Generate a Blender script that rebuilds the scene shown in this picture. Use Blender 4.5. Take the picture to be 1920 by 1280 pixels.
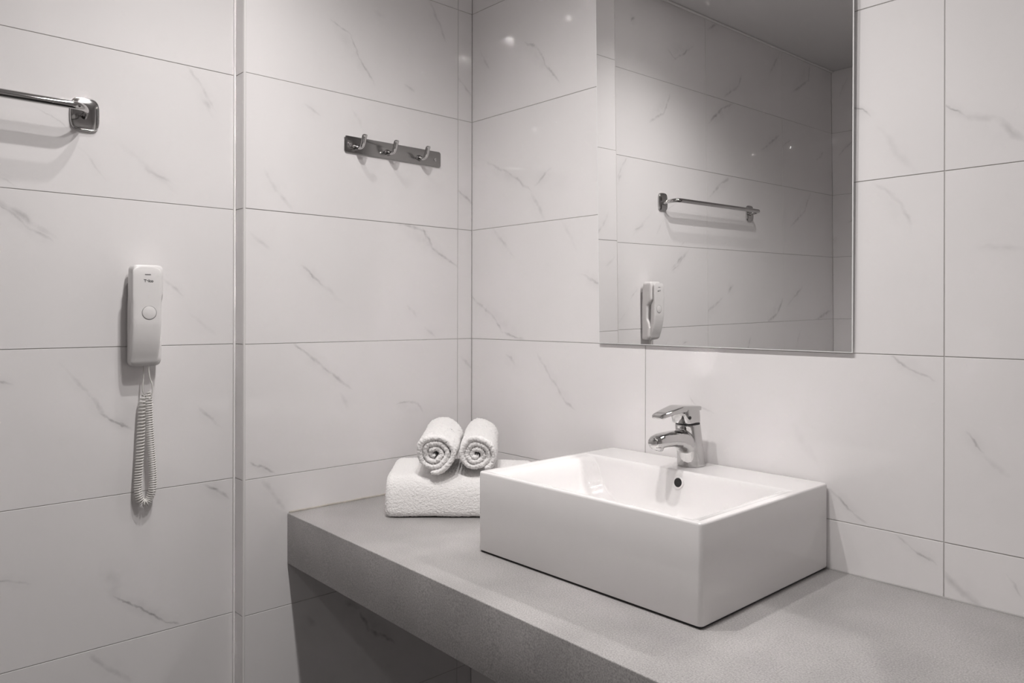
import bpy, bmesh, math, random
from mathutils import Vector, Matrix, noise

for o in list(bpy.data.objects):
    bpy.data.objects.remove(o, do_unlink=True)
S = bpy.context.scene
COL = S.collection
random.seed(7)

# ------------------------------------------------------------------ camera, world, light, exposure
F_PX = 1426.056
YAW, ROLL = 2.39932, 0.00191
cam_d = bpy.data.cameras.new('camera')
cam = bpy.data.objects.new('camera', cam_d); COL.objects.link(cam)
cam_d.sensor_width = 36.0; cam_d.sensor_fit = 'HORIZONTAL'
cam_d.lens = F_PX * 36.0 / 1920.0
cam_d.shift_y = -50.395 / 1920.0
cam_d.clip_start = 0.01
_F = Vector((math.cos(YAW), math.sin(YAW), 0)); _R = Vector((math.sin(YAW), -math.cos(YAW), 0)); _U = Vector((0, 0, 1))
_R2 = _R*math.cos(ROLL) + _U*math.sin(ROLL); _U2 = -_R*math.sin(ROLL) + _U*math.cos(ROLL)
M = Matrix((( _R2.x, _U2.x, -_F.x, 1.63367), (_R2.y, _U2.y, -_F.y, -1.34638), (_R2.z, _U2.z, -_F.z, 1.26676), (0, 0, 0, 1)))
cam.matrix_world = M
S.camera = cam

W = bpy.data.worlds.new('world'); S.world = W; W.use_nodes = True
W.node_tree.nodes['Background'].inputs[0].default_value = (0.05, 0.05, 0.05, 1)
W.node_tree.nodes['Background'].inputs[1].default_value = 0.3

S.view_settings.view_transform = 'Standard'; S.view_settings.look = 'None'
S.view_settings.gamma = 1.0; S.view_settings.use_curve_mapping = False
S.view_settings.exposure = 0.24
cy = S.cycles
cy.use_denoising = True
cy.use_adaptive_sampling = True; cy.adaptive_threshold = 0.02
cy.max_bounces = 8; cy.diffuse_bounces = 5; cy.glossy_bounces = 5; cy.transmission_bounces = 4
cy.sample_clamp_indirect = 0.0
cy.use_guiding = True; cy.use_surface_guiding = True; cy.use_guiding_direct_light = True; cy.guiding_training_samples = 0
cy.blur_glossy = 0.0

LAMP_COLOUR = (1.0, 0.965, 0.95)
# x, y, watts, lamp radius, cone degrees of each ceiling spot (the ceiling is at 2.4 m)
CEIL = 2.40
LAMPS = [(0.358, -0.776, 7.0, 0.013, 126), (0.667, -0.746, 25.0, 0.017, 150), (0.976, -0.76, 30.0, 0.034, 150), (1.285, -0.76, 5.0, 0.034, 148), (1.70, -1.90, 13.0, 0.034, 150)]  # the last spot is an added fill for the rear of the room
for i, (lx, ly, e, lr, lc) in enumerate(LAMPS):
    ld = bpy.data.lights.new('spot_light', 'SPOT'); ld.energy = e; ld.color = LAMP_COLOUR
    ld.shadow_soft_size = lr; ld.spot_size = math.radians(lc); ld.spot_blend = 1.0
    lo = bpy.data.objects.new('spot_light', ld); lo.location = (lx, ly, CEIL - 0.016); COL.objects.link(lo)

# ------------------------------------------------------------------ materials
def nmat(name):
    m = bpy.data.materials.new(name); m.use_nodes = True
    nt = m.node_tree; b = nt.nodes['Principled BSDF']
    return m, nt, b
def simple(name, col, rough=0.5, metal=0.0, coat=0.0, spec=0.5, bump=None, var=0.0, vscale=200):
    m, nt, b = nmat(name)
    b.inputs['Base Color'].default_value = (*col, 1); b.inputs['Roughness'].default_value = rough
    b.inputs['Metallic'].default_value = metal; b.inputs['Coat Weight'].default_value = coat
    b.inputs['Specular IOR Level'].default_value = spec
    if bump or var:
        tc = nt.nodes.new('ShaderNodeTexCoord'); n = nt.nodes.new('ShaderNodeTexNoise')
        n.inputs['Scale'].default_value = vscale; n.inputs['Detail'].default_value = 4
        nt.links.new(tc.outputs['Object'], n.inputs['Vector'])
        if bump:
            bp = nt.nodes.new('ShaderNodeBump'); bp.inputs['Strength'].default_value = bump[0]; bp.inputs['Distance'].default_value = bump[1]
            nt.links.new(n.outputs['Fac'], bp.inputs['Height']); nt.links.new(bp.outputs['Normal'], b.inputs['Normal'])
        if var:
            mx = nt.nodes.new('ShaderNodeMix'); mx.data_type = 'RGBA'
            mx.inputs['A'].default_value = (*[c*(1-var) for c in col], 1); mx.inputs['B'].default_value = (*[min(1, c*(1+var)) for c in col], 1)
            nt.links.new(n.outputs['Fac'], mx.inputs['Factor']); nt.links.new(mx.outputs['Result'], b.inputs['Base Color'])
    return m

TILE_COL = (0.80, 0.782, 0.782)
VEIN_COL = (0.30, 0.29, 0.295)
def marble(name, veins, seed):
    """veins: list of (points, width_mm, strength) in the tile's own plane, metres from its centre."""
    m, nt, b = nmat(name); N = nt.nodes; L = nt.links
    tc = N.new('ShaderNodeTexCoord')
    off = N.new('ShaderNodeVectorMath'); off.operation = 'ADD'; off.inputs[1].default_value = (seed*1.37, seed*0.71, seed*2.3)
    L.new(tc.outputs['Object'], off.inputs[0])
    def warp(scale, amp, src):
        n = N.new('ShaderNodeTexNoise'); n.inputs['Scale'].default_value = scale; n.inputs['Detail'].default_value = 1
        L.new(off.outputs[0], n.inputs['Vector'])
        s = N.new('ShaderNodeVectorMath'); s.operation = 'SUBTRACT'; s.inputs[1].default_value = (.5, .5, .5); L.new(n.outputs['Color'], s.inputs[0])
        k = N.new('ShaderNodeVectorMath'); k.operation = 'SCALE'; k.inputs['Scale'].default_value = amp; L.new(s.outputs[0], k.inputs[0])
        a = N.new('ShaderNodeVectorMath'); a.operation = 'ADD'; L.new(src, a.inputs[0]); L.new(k.outputs[0], a.inputs[1])
        return a.outputs[0]
    w1 = warp(28, 0.014, tc.outputs['Object'])
    w = warp(150, 0.0045, w1)
    # small break-up so a streak fades in and out along its length
    bn = N.new('ShaderNodeTexNoise'); bn.inputs['Scale'].default_value = 45; bn.inputs['Detail'].default_value = 1
    L.new(off.outputs[0], bn.inputs['Vector'])
    br = N.new('ShaderNodeMapRange'); br.inputs['From Min'].default_value = .32; br.inputs['From Max'].default_value = .62
    br.inputs['To Min'].default_value = .35; br.inputs['To Max'].default_value = 1.15; L.new(bn.outputs['Fac'], br.inputs['Value'])
    acc = None
    def streak(c, half, wid, ang, s, pw):
        nonlocal acc
        mp = N.new('ShaderNodeMapping'); mp.vector_type = 'TEXTURE'
        mp.inputs['Location'].default_value = (c[0], c[1], 0); mp.inputs['Rotation'].default_value = (0, 0, ang)
        mp.inputs['Scale'].default_value = (half, wid, 1); L.new(w, mp.inputs['Vector'])
        g = N.new('ShaderNodeTexGradient'); g.gradient_type = 'SPHERICAL'; L.new(mp.outputs[0], g.inputs['Vector'])
        p = N.new('ShaderNodeMath'); p.operation = 'POWER'; p.inputs[1].default_value = pw; L.new(g.outputs['Fac'], p.inputs[0])
        q = N.new('ShaderNodeMath'); q.operation = 'MULTIPLY_ADD'; q.inputs[1].default_value = s
        L.new(p.outputs[0], q.inputs[0])
        if acc is None: q.inputs[2].default_value = 0
        else: L.new(acc, q.inputs[2])
        acc = q.outputs[0]
    for pts, wd, st in veins:
        for a, c in zip(pts[:-1], pts[1:]):
            dx, dy = c[0]-a[0], c[1]-a[1]; ln = math.hypot(dx, dy); ang = math.atan2(dy, dx)
            mid = ((a[0]+c[0])/2, (a[1]+c[1])/2)
            streak(mid, ln*0.5*1.3+0.004, wd*0.0013, ang, st*0.75, 1.0)
        a, c = pts[0], pts[-1]
        dx, dy = c[0]-a[0], c[1]-a[1]
        streak(((a[0]+c[0])/2, (a[1]+c[1])/2), math.hypot(dx, dy)*0.62+.012, wd*0.005+.006, math.atan2(dy, dx), st*0.20, 1.2)
    cl = N.new('ShaderNodeTexNoise'); cl.inputs['Scale'].default_value = 4.5; cl.inputs['Detail'].default_value = 1; L.new(off.outputs[0], cl.inputs['Vector'])
    base = N.new('ShaderNodeMix'); base.data_type = 'RGBA'
    base.inputs['A'].default_value = (*[c*0.965 for c in TILE_COL], 1); base.inputs['B'].default_value = (*[c*1.03 for c in TILE_COL], 1)
    L.new(cl.outputs['Fac'], base.inputs['Factor'])
    if acc is not None:
        mul = N.new('ShaderNodeMath'); mul.operation = 'MULTIPLY'; mul.use_clamp = True
        L.new(acc, mul.inputs[0]); L.new(br.outputs[0], mul.inputs[1])
        mx = N.new('ShaderNodeMix'); mx.data_type = 'RGBA'; mx.inputs['B'].default_value = (*VEIN_COL, 1)
        L.new(mul.outputs[0], mx.inputs['Factor']); L.new(base.outputs['Result'], mx.inputs['A'])
        L.new(mx.outputs['Result'], b.inputs['Base Color'])
    else:
        L.new(base.outputs['Result'], b.inputs['Base Color'])
    b.inputs['Roughness'].default_value = 0.045
    b.inputs['Specular IOR Level'].default_value = 0.5
    return m

grout = simple('grout', (0.48, 0.465, 0.455), 0.9, bump=(0.3, 0.0005), var=0.25, vscale=60)
trim_white = simple('white_plastic_trim', (0.80, 0.785, 0.775), 0.35)
ceiling_m = simple('matte_white_paint', (0.72, 0.71, 0.71), 0.85)
floor_m = simple('grey_floor_tile', (0.035, 0.034, 0.033), 0.4, var=0.12, vscale=12)
chrome = simple('chrome', (0.54, 0.535, 0.53), 0.06, metal=1.0)
steel = simple('brushed_steel', (0.32, 0.315, 0.31), 0.2, metal=1.0)
steel_bright = simple('polished_steel', (0.55, 0.545, 0.54), 0.1, metal=1.0)
dark = simple('black_silicone_and_shade', (0.01, 0.01, 0.01), 0.6)  # black of the silicone foot, and of shade put into holes and seams
ceramic = simple('glazed_white_ceramic', (0.78, 0.765, 0.762), 0.07, coat=0.3)
plastic = simple('white_phone_plastic', (0.74, 0.725, 0.72), 0.32)
plastic_cord = simple('cord_plastic', (0.70, 0.685, 0.66), 0.4)
ink = simple('dark_print', (0.05, 0.05, 0.05), 0.5)
ink_grey = simple('grey_print', (0.35, 0.34, 0.34), 0.5)
groove = simple('grey_plate_and_gap_shade', (0.28, 0.27, 0.27), 0.5)  # grey of the mounting plate, and of shade put into the phone's gaps
sealant = simple('beige_sealant', (0.42, 0.39, 0.35), 0.6, var=0.3, vscale=90)
mirror_m = simple('mirror_silver', (0.96, 0.96, 0.958), 0.0, metal=1.0)
glass_edge = simple('polished_glass_edge', (0.86, 0.87, 0.865), 0.15)
backing = simple('mirror_backing', (0.25, 0.25, 0.25), 0.8)

def quartz():
    m, nt, b = nmat('grey_quartz_composite'); N = nt.nodes; L = nt.links
    tc = N.new('ShaderNodeTexCoord')
    n1 = N.new('ShaderNodeTexNoise'); n1.inputs['Scale'].default_value = 420; n1.inputs['Detail'].default_value = 3; L.new(tc.outputs['Object'], n1.inputs['Vector'])
    n2 = N.new('ShaderNodeTexNoise'); n2.inputs['Scale'].default_value = 7; n2.inputs['Detail'].default_value = 4; L.new(tc.outputs['Object'], n2.inputs['Vector'])
    v = N.new('ShaderNodeTexVoronoi'); v.inputs['Scale'].default_value = 170; L.new(tc.outputs['Object'], v.inputs['Vector'])
    r1 = N.new('ShaderNodeMapRange'); r1.inputs['From Min'].default_value = .3; r1.inputs['From Max'].default_value = .7; L.new(n1.outputs['Fac'], r1.inputs['Value'])
    a = N.new('ShaderNodeMix'); a.data_type = 'RGBA'; a.inputs['A'].default_value = (0.26, 0.252, 0.248, 1); a.inputs['B'].default_value = (0.47, 0.455, 0.45, 1)
    L.new(r1.outputs[0], a.inputs['Factor'])
    r2 = N.new('ShaderNodeMapRange'); r2.inputs['From Min'].default_value = .35; r2.inputs['From Max'].default_value = .65
    r2.inputs['To Min'].default_value = .90; r2.inputs['To Max'].default_value = 1.08; L.new(n2.outputs['Fac'], r2.inputs['Value'])
    mu = N.new('ShaderNodeVectorMath'); mu.operation = 'SCALE'; L.new(a.outputs['Result'], mu.inputs[0]); L.new(r2.outputs[0], mu.inputs['Scale'])
    sp = N.new('ShaderNodeMapRange'); sp.inputs['From Min'].default_value = .10; sp.inputs['From Max'].default_value = .16
    sp.inputs['To Min'].default_value = .22; sp.inputs['To Max'].default_value = 0.; L.new(v.outputs['Distance'], sp.inputs['Value'])
    dk = N.new('ShaderNodeMix'); dk.data_type = 'RGBA'; dk.inputs['B'].default_value = (0.12, 0.115, 0.11, 1)
    L.new(sp.outputs[0], dk.inputs['Factor']); L.new(mu.outputs[0], dk.inputs['A'])
    L.new(dk.outputs['Result'], b.inputs['Base Color'])
    b.inputs['Roughness'].default_value = 0.34; b.inputs['Specular IOR Level'].default_value = 0.4
    bp = N.new('ShaderNodeBump'); bp.inputs['Strength'].default_value = 0.15; bp.inputs['Distance'].default_value = 0.0004
    L.new(n1.outputs['Fac'], bp.inputs['Height']); L.new(bp.outputs['Normal'], b.inputs['Normal'])
    return m
quartz_m = quartz()

def terry():
    m, nt, b = nmat('white_terry_cloth'); N = nt.nodes; L = nt.links
    tc = N.new('ShaderNodeTexCoord')
    v = N.new('ShaderNodeTexVoronoi'); v.inputs['Scale'].default_value = 420; L.new(tc.outputs['Object'], v.inputs['Vector'])
    n = N.new('ShaderNodeTexNoise'); n.inputs['Scale'].default_value = 900; L.new(tc.outputs['Object'], n.inputs['Vector'])
    ad = N.new('ShaderNodeMath'); ad.operation = 'SUBTRACT'; L.new(n.outputs['Fac'], ad.inputs[0]); L.new(v.outputs['Distance'], ad.inputs[1])
    bp = N.new('ShaderNodeBump'); bp.inputs['Strength'].default_value = 0.6; bp.inputs['Distance'].default_value = 0.0011
    L.new(ad.outputs[0], bp.inputs['Height']); L.new(bp.outputs['Normal'], b.inputs['Normal'])
    mx = N.new('ShaderNodeMix'); mx.data_type = 'RGBA'; mx.inputs['A'].default_value = (0.975, 0.96, 0.95, 1); mx.inputs['B'].default_value = (0.94, 0.925, 0.915, 1)
    L.new(v.outputs['Distance'], mx.inputs['Factor']); L.new(mx.outputs['Result'], b.inputs['Base Color'])
    b.inputs['Roughness'].default_value = 0.95; b.inputs['Specular IOR Level'].default_value = 0.15
    b.inputs['Sheen Weight'].default_value = 0.7; b.inputs['Sheen Roughness'].default_value = 0.6
    return m
terry_m = terry()

# ------------------------------------------------------------------ helpers
def link_obj(name, me, m, parent=None, smooth=False, angle=None):
    o = bpy.data.objects.new(name, me); COL.objects.link(o)
    if m is not None and not me.materials: me.materials.append(m)
    if smooth:
        for p in me.polygons: p.use_smooth = True
    if angle is not None:
        bm = bmesh.new(); bm.from_mesh(me)
        for f in bm.faces: f.smooth = True
        for e in bm.edges:
            if len(e.link_faces) == 2 and e.calc_face_angle(0) > math.radians(angle): e.smooth = False
        bm.to_mesh(me); bm.free()
    if parent is not None: o.parent = parent
    return o
def pydata(name, v, f):
    me = bpy.data.meshes.new(name); me.from_pydata([tuple(p) for p in v], [], f); me.validate(); me.update(); return me
def fix_normals(me):
    bm = bmesh.new(); bm.from_mesh(me); bmesh.ops.recalc_face_normals(bm, faces=bm.faces); bm.to_mesh(me); bm.free(); return me
def box_mesh(name, x0, x1, y0, y1, z0, z1, bev=0.0, seg=2):
    bm = bmesh.new(); bmesh.ops.create_cube(bm, size=1)
    for v in bm.verts:
        v.co = Vector(((x0+x1)/2 + v.co.x*(x1-x0), (y0+y1)/2 + v.co.y*(y1-y0), (z0+z1)/2 + v.co.z*(z1-z0)))
    if bev: bmesh.ops.bevel(bm, geom=list(bm.edges), offset=bev, segments=seg, profile=0.5, affect='EDGES')
    me = bpy.data.meshes.new(name); bm.to_mesh(me); bm.free(); return me
def empty(name, loc, label, cat, group=None, rotz=0.0):
    o = bpy.data.objects.new(name, None); COL.objects.link(o); o.location = loc; o.rotation_euler = (0, 0, rotz)
    o.empty_display_size = 0.05
    o['label'] = label; o['category'] = cat
    if group: o['group'] = group
    return o
def loft(name, rings, closed=True, cap=True):
    """rings: list of equally long loops of points"""
    n = len(rings[0]); v = [p for r in rings for p in r]; f = []
    for i in range(len(rings)-1):
        for j in range(n if closed else n-1):
            a = i*n+j; b = i*n+(j+1) % n
            f.append((a, b, b+n, a+n))
    if cap:
        f.append(tuple(range(n))[::-1]); f.append(tuple((len(rings)-1)*n + k for k in range(n)))
    return fix_normals(pydata(name, v, f))
def superellipse(a, b, n, cnt):
    out = []
    for k in range(cnt):
        t = 2*math.pi*k/cnt; c, s = math.cos(t), math.sin(t)
        out.append((a*math.copysign(abs(c)**(2/n), c), b*math.copysign(abs(s)**(2/n), s)))
    return out
def tube(name, pts, rad, seg=12, oval=None, cap=True, up0=Vector((0, 0, 1))):
    """sweep a circle (or an ellipse given by oval=(side, up) factors per point) along pts"""
    pts = [Vector(p) for p in pts]; rings = []
    side = None
    for i, p in enumerate(pts):
        t = (pts[min(i+1, len(pts)-1)] - pts[max(i-1, 0)]).normalized()
        if side is None:
            side = t.cross(up0)
            if side.length < 1e-4: side = t.cross(Vector((1, 0, 0)))
        side = (side - t*side.dot(t)).normalized(); up = side.cross(t)
        r = rad[i] if isinstance(rad, (list, tuple)) else rad
        oa, ob = (oval[i] if isinstance(oval, list) else oval) if oval else (1, 1)
        rings.append([p + side*(r*oa*math.cos(2*math.pi*k/seg)) + up*(r*ob*math.sin(2*math.pi*k/seg)) for k in range(seg)])
    return loft(name, rings, True, cap)
def catmull(pts, sub):
    P = [Vector(p) for p in pts]; P = [2*P[0]-P[1]] + P + [2*P[-1]-P[-2]]; out = []
    for i in range(1, len(P)-2):
        for k in range(sub):
            t = k/sub; a, b, c, d = P[i-1], P[i], P[i+1], P[i+2]
            out.append(0.5*((2*b) + (c-a)*t + (2*a-5*b+4*c-d)*t*t + (-a+3*b-3*c+d)*t**3))
    out.append(P[-2]); return out
def interp(tab, x):
    if x <= tab[0][0]: return tab[0][1]
    for (x0, y0), (x1, y1) in zip(tab[:-1], tab[1:]):
        if x <= x1:
            t = (x-x0)/(x1-x0); return y0 + (y1-y0)*t
    return tab[-1][1]
def smooth_interp(tab, x):
    """monotone-ish cubic through a table"""
    n = len(tab)
    if x <= tab[0][0]: return tab[0][1]
    if x >= tab[-1][0]: return tab[-1][1]
    for i in range(n-1):
        if x <= tab[i+1][0]:
            x0, y0 = tab[i]; x1, y1 = tab[i+1]; h = x1-x0
            m0 = (y1-tab[i-1][1])/(x1-tab[i-1][0]) if i > 0 else (y1-y0)/h
            m1 = (tab[i+2][1]-y0)/(tab[i+2][0]-x0) if i+2 < n else (y1-y0)/h
            t = (x-x0)/h
            return (2*t**3-3*t*t+1)*y0 + (t**3-2*t*t+t)*h*m0 + (-2*t**3+3*t*t)*y1 + (t**3-t*t)*h*m1
# ------------------------------------------------------------------ veins of the marble tiles: wall coordinates in metres, width in mm, strength
V_PHONE = [
    ([(-0.758, 1.798), (-0.73, 1.767), (-0.698, 1.715)], 3.4, 0.3),
    ([(-1.036, 1.66), (-1.008, 1.645), (-0.986, 1.628)], 1.6, 0.28),
    ([(-0.962, 1.593), (-0.922, 1.542)], 2.6, 0.25),
    ([(-0.831, 1.565), (-0.785, 1.542)], 3.3, 0.3),
    ([(-1.094, 1.469), (-1.058, 1.439)], 2.0, 0.45),
    ([(-1.053, 1.434), (-1.012, 1.408)], 3.0, 0.45),
    ([(-0.799, 1.337), (-0.77, 1.31)], 3.4, 0.4),
    ([(-0.746, 1.267), (-0.7, 1.224)], 4.6, 0.18),
    ([(-0.989, 1.161), (-0.937, 1.1), (-0.921, 1.066)], 3.6, 0.4),
    ([(-0.921, 1.066), (-0.891, 1.046), (-0.868, 1.033)], 2.7, 0.7),
    ([(-1.101, 1.145), (-1.076, 1.136)], 2.0, 0.5),
    ([(-0.728, 1.062), (-0.686, 1.02)], 3.5, 0.45),
    ([(-0.716, 0.894), (-0.669, 0.863)], 3.5, 0.75),
    ([(-1.101, 0.776), (-1.076, 0.768), (-1.049, 0.756)], 2.0, 0.6),
    ([(-0.917, 0.767), (-0.895, 0.692)], 15.0, 0.22),
    ([(-0.893, 0.692), (-0.85, 0.657), (-0.797, 0.617), (-0.775, 0.605)], 2.4, 0.9),
    ([(-0.946, 0.597), (-0.907, 0.553), (-0.872, 0.517)], 5.3, 0.35),
    ([(-1.098, 1.52), (-1.069, 1.504)], 2.0, 0.2),
    ([(-0.788, 2.276), (-0.803, 2.292)], 4.6, 0.6),
    ([(-1.006, 2.219), (-1.048, 2.196), (-1.158, 2.268)], 4.7, 0.55),
    ([(-1.27, 2.359), (-1.327, 2.393)], 6.3, 0.5),
    ([(-1.509, 2.224), (-1.48, 2.171), (-1.376, 2.116)], 5.7, 0.5),
    ([(-1.825, 2.384), (-1.736, 2.273)], 7.0, 0.35),
    ([(-2.11, 2.385), (-2.093, 2.311), (-1.947, 2.238)], 6.4, 0.6),
    ([(-1.01, 2.054), (-0.974, 1.987), (-0.885, 1.94)], 5.1, 0.5),
    ([(-1.447, 2.1), (-1.36, 2.064), (-1.269, 1.997)], 6.1, 0.7),
    ([(-1.82, 2.023), (-1.674, 1.941)], 6.1, 0.6),
    ([(-1.419, 1.794), (-1.349, 1.768), (-1.265, 1.705)], 6.0, 0.5),
    ([(-1.109, 1.484), (-1.011, 1.418)], 5.2, 0.4),
    ([(-1.425, 1.359), (-1.397, 1.33)], 6.5, 0.6),
    ([(-1.346, 1.305), (-1.259, 1.261), (-1.183, 1.207)], 5.5, 0.45),
    ([(-2.102, 1.786), (-2.045, 1.703), (-1.924, 1.631)], 6.4, 0.5),
    ([(-1.834, 1.294), (-1.787, 1.238), (-1.709, 1.203)], 7.1, 0.6),
    ([(-2.015, 1.352), (-1.886, 1.275)], 6.3, 0.45),
    ([(-2.312, 1.243), (-2.153, 1.2)], 7.7, 0.6),
    ([(-0.723, 1.74), (-0.705, 1.702)], 5.5, 0.3),
    ([(-0.896, 1.616), (-0.789, 1.533)], 5.7, 0.15),
]
V_HOOK = [
    ([(-0.431, 1.968), (-0.384, 1.948), (-0.362, 1.901), (-0.319, 1.845)], 2.8, 0.55),
    ([(-0.223, 1.86), (-0.196, 1.848)], 4.1, 0.35),
    ([(-0.147, 2.095), (-0.112, 2.045), (-0.094, 2.002)], 4.2, 0.35),
    ([(-0.048, 1.914), (-0.002, 1.876)], 4.4, 0.35),
    ([(-0.5, 1.754), (-0.468, 1.738)], 3.7, 0.35),
    ([(-0.375, 1.759), (-0.349, 1.726)], 5.2, 0.22),
    ([(-0.6, 1.589), (-0.574, 1.546), (-0.539, 1.511)], 4.8, 0.3),
    ([(-0.629, 1.443), (-0.591, 1.415)], 4.7, 0.3),
    ([(-0.504, 1.375), (-0.463, 1.341)], 3.2, 0.7),
    ([(-0.463, 1.341), (-0.408, 1.298)], 5.1, 0.15),
    ([(-0.239, 1.498), (-0.163, 1.488), (-0.133, 1.442), (-0.05, 1.397)], 3.8, 0.6),
    ([(-0.163, 1.488), (-0.158, 1.47)], 2.8, 0.4),
    ([(-0.047, 1.608), (0.0, 1.574)], 4.4, 0.55),
    ([(-0.213, 1.286), (-0.188, 1.266)], 4.1, 0.25),
    ([(-0.154, 1.23), (-0.128, 1.209)], 4.2, 0.3),
    ([(-0.532, 1.198), (-0.499, 1.176), (-0.443, 1.132), (-0.385, 1.09)], 3.7, 0.55),
    ([(-0.407, 1.072), (-0.39, 1.042)], 6.4, 0.18),
    ([(-0.244, 1.037), (-0.201, 1.041), (-0.179, 1.032), (-0.169, 1.013)], 3.0, 0.45),
    ([(-0.631, 0.937), (-0.606, 0.926), (-0.576, 0.905)], 2.6, 0.7),
    ([(-0.606, 0.895), (-0.57, 0.847), (-0.555, 0.826)], 6.0, 0.3),
    ([(-0.353, 0.529), (-0.328, 0.483), (-0.261, 0.433)], 4.6, 1.0),
    ([(-0.392, 0.568), (-0.359, 0.544)], 6.5, 0.5),
    ([(-0.504, 0.559), (-0.477, 0.537)], 7.5, 0.4),
    ([(-0.035, 1.146), (-0.0, 1.118)], 4.4, 0.4),
    ([(-0.319, 2.024), (-0.288, 2.019)], 6.7, 0.15),
]
V_BACK = [
    ([(0.036, 1.986), (0.074, 1.933)], 3.7, 0.4),
    ([(0.217, 1.964), (0.264, 1.937), (0.29, 1.891), (0.333, 1.84)], 3.3, 0.55),
    ([(0.068, 1.677), (0.154, 1.639), (0.23, 1.587)], 3.8, 0.45),
    ([(0.302, 1.627), (0.255, 1.597)], 4.0, 0.4),
    ([(0.239, 1.572), (0.284, 1.507)], 5.4, 0.3),
    ([(0.093, 1.496), (0.165, 1.423)], 5.0, 0.3),
    ([(0.348, 1.494), (0.393, 1.423)], 5.2, 0.15),
    ([(0.41, 1.362), (0.46, 1.343), (0.508, 1.322)], 3.8, 0.6),
    ([(-0.001, 1.318), (0.098, 1.256), (0.128, 1.219), (0.207, 1.202)], 3.9, 0.6),
    ([(0.145, 1.161), (0.179, 1.138)], 4.2, 0.35),
    ([(0.262, 1.165), (0.294, 1.127), (0.355, 1.061), (0.387, 1.038)], 3.8, 0.42),
    ([(1.053, 1.633), (1.068, 1.628), (1.082, 1.612)], 2.1, 0.8),
    ([(1.099, 1.583), (1.152, 1.507)], 6.4, 0.22),
    ([(1.09, 1.493), (1.134, 1.456), (1.147, 1.412)], 3.7, 0.32),
    ([(1.2, 1.609), (1.227, 1.585)], 1.7, 0.65),
    ([(1.227, 1.585), (1.274, 1.569), (1.313, 1.529)], 5.9, 0.35),
    ([(1.249, 1.374), (1.313, 1.366)], 4.2, 0.2),
    ([(1.119, 1.197), (1.152, 1.177), (1.182, 1.162)], 2.5, 0.65),
    ([(1.234, 1.079), (1.254, 1.057)], 2.2, 0.6),
    ([(1.261, 1.045), (1.286, 1.022)], 5.0, 0.25),
    ([(1.012, 0.955), (1.056, 0.916), (1.075, 0.904)], 2.5, 0.6),
    ([(1.129, 0.896), (1.152, 0.88), (1.183, 0.862)], 2.3, 0.6),
    ([(1.289, 0.865), (1.306, 0.842)], 2.1, 0.4),
    ([(1.2, 0.849), (1.227, 0.827), (1.255, 0.811)], 6.9, 0.4),
    ([(0.715, 1.093), (0.728, 1.079), (0.768, 1.066)], 2.2, 0.25),
    ([(0.946, 1.059), (0.987, 0.995)], 8.0, 0.12),
]

# ------------------------------------------------------------------ the room
GAP, TH, BV = 0.0012, 0.006, 0.0006
XP = -0.042            # plane of the recessed phone wall
YE = -0.6495           # where the hook wall ends
XR, YF = 2.70, -2.33   # right wall, front wall
_tile_mesh = {}
tile_edge = simple('tile_edge', (0.66, 0.645, 0.64), 0.55)
def tile_mesh(w, h):
    k = (round(w, 4), round(h, 4))
    if k not in _tile_mesh:
        a, b = w/2, h/2; t = 0.0; c = BV
        v = [(-a, -b, -TH), (a, -b, -TH), (a, b, -TH), (-a, b, -TH), (-a, -b, -c), (a, -b, -c), (a, b, -c), (-a, b, -c),
             (-a+c, -b+c, t), (a-c, -b+c, t), (a-c, b-c, t), (-a+c, b-c, t)]
        f = [(0, 3, 2, 1)]
        for i in range(4):
            j = (i+1) % 4; f += [(i, j, j+4, i+4), (i+4, j+4, j+8, i+8)]
        f.append((8, 9, 10, 11))
        me = pydata('tile', v, f); me.materials.append(generic[0]); me.materials.append(tile_edge)
        for p in me.polygons: p.material_index = 0 if p.index == len(f)-1 else 1
        _tile_mesh[k] = me
    return _tile_mesh[k]
def rand_veins(sd):
    r = random.Random(sd); out = []
    for _ in range(r.randint(2, 4)):
        x, y = r.uniform(-.26, .2), r.uniform(-.08, .13); a = math.radians(r.uniform(-55, -25)); pts = [(x, y)]
        for _ in range(r.randint(1, 3)):
            l = r.uniform(.02, .045); x += l*math.cos(a); y += l*math.sin(a); pts.append((x, y)); a += r.uniform(-.3, .3)
        out.append((pts, r.uniform(2.4, 3.6), r.uniform(.3, .6)))
    return out
generic = [marble('marble_tile_%d' % k, rand_veins(k+20), k+40) for k in range(6)]
_cnt = 0
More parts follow.
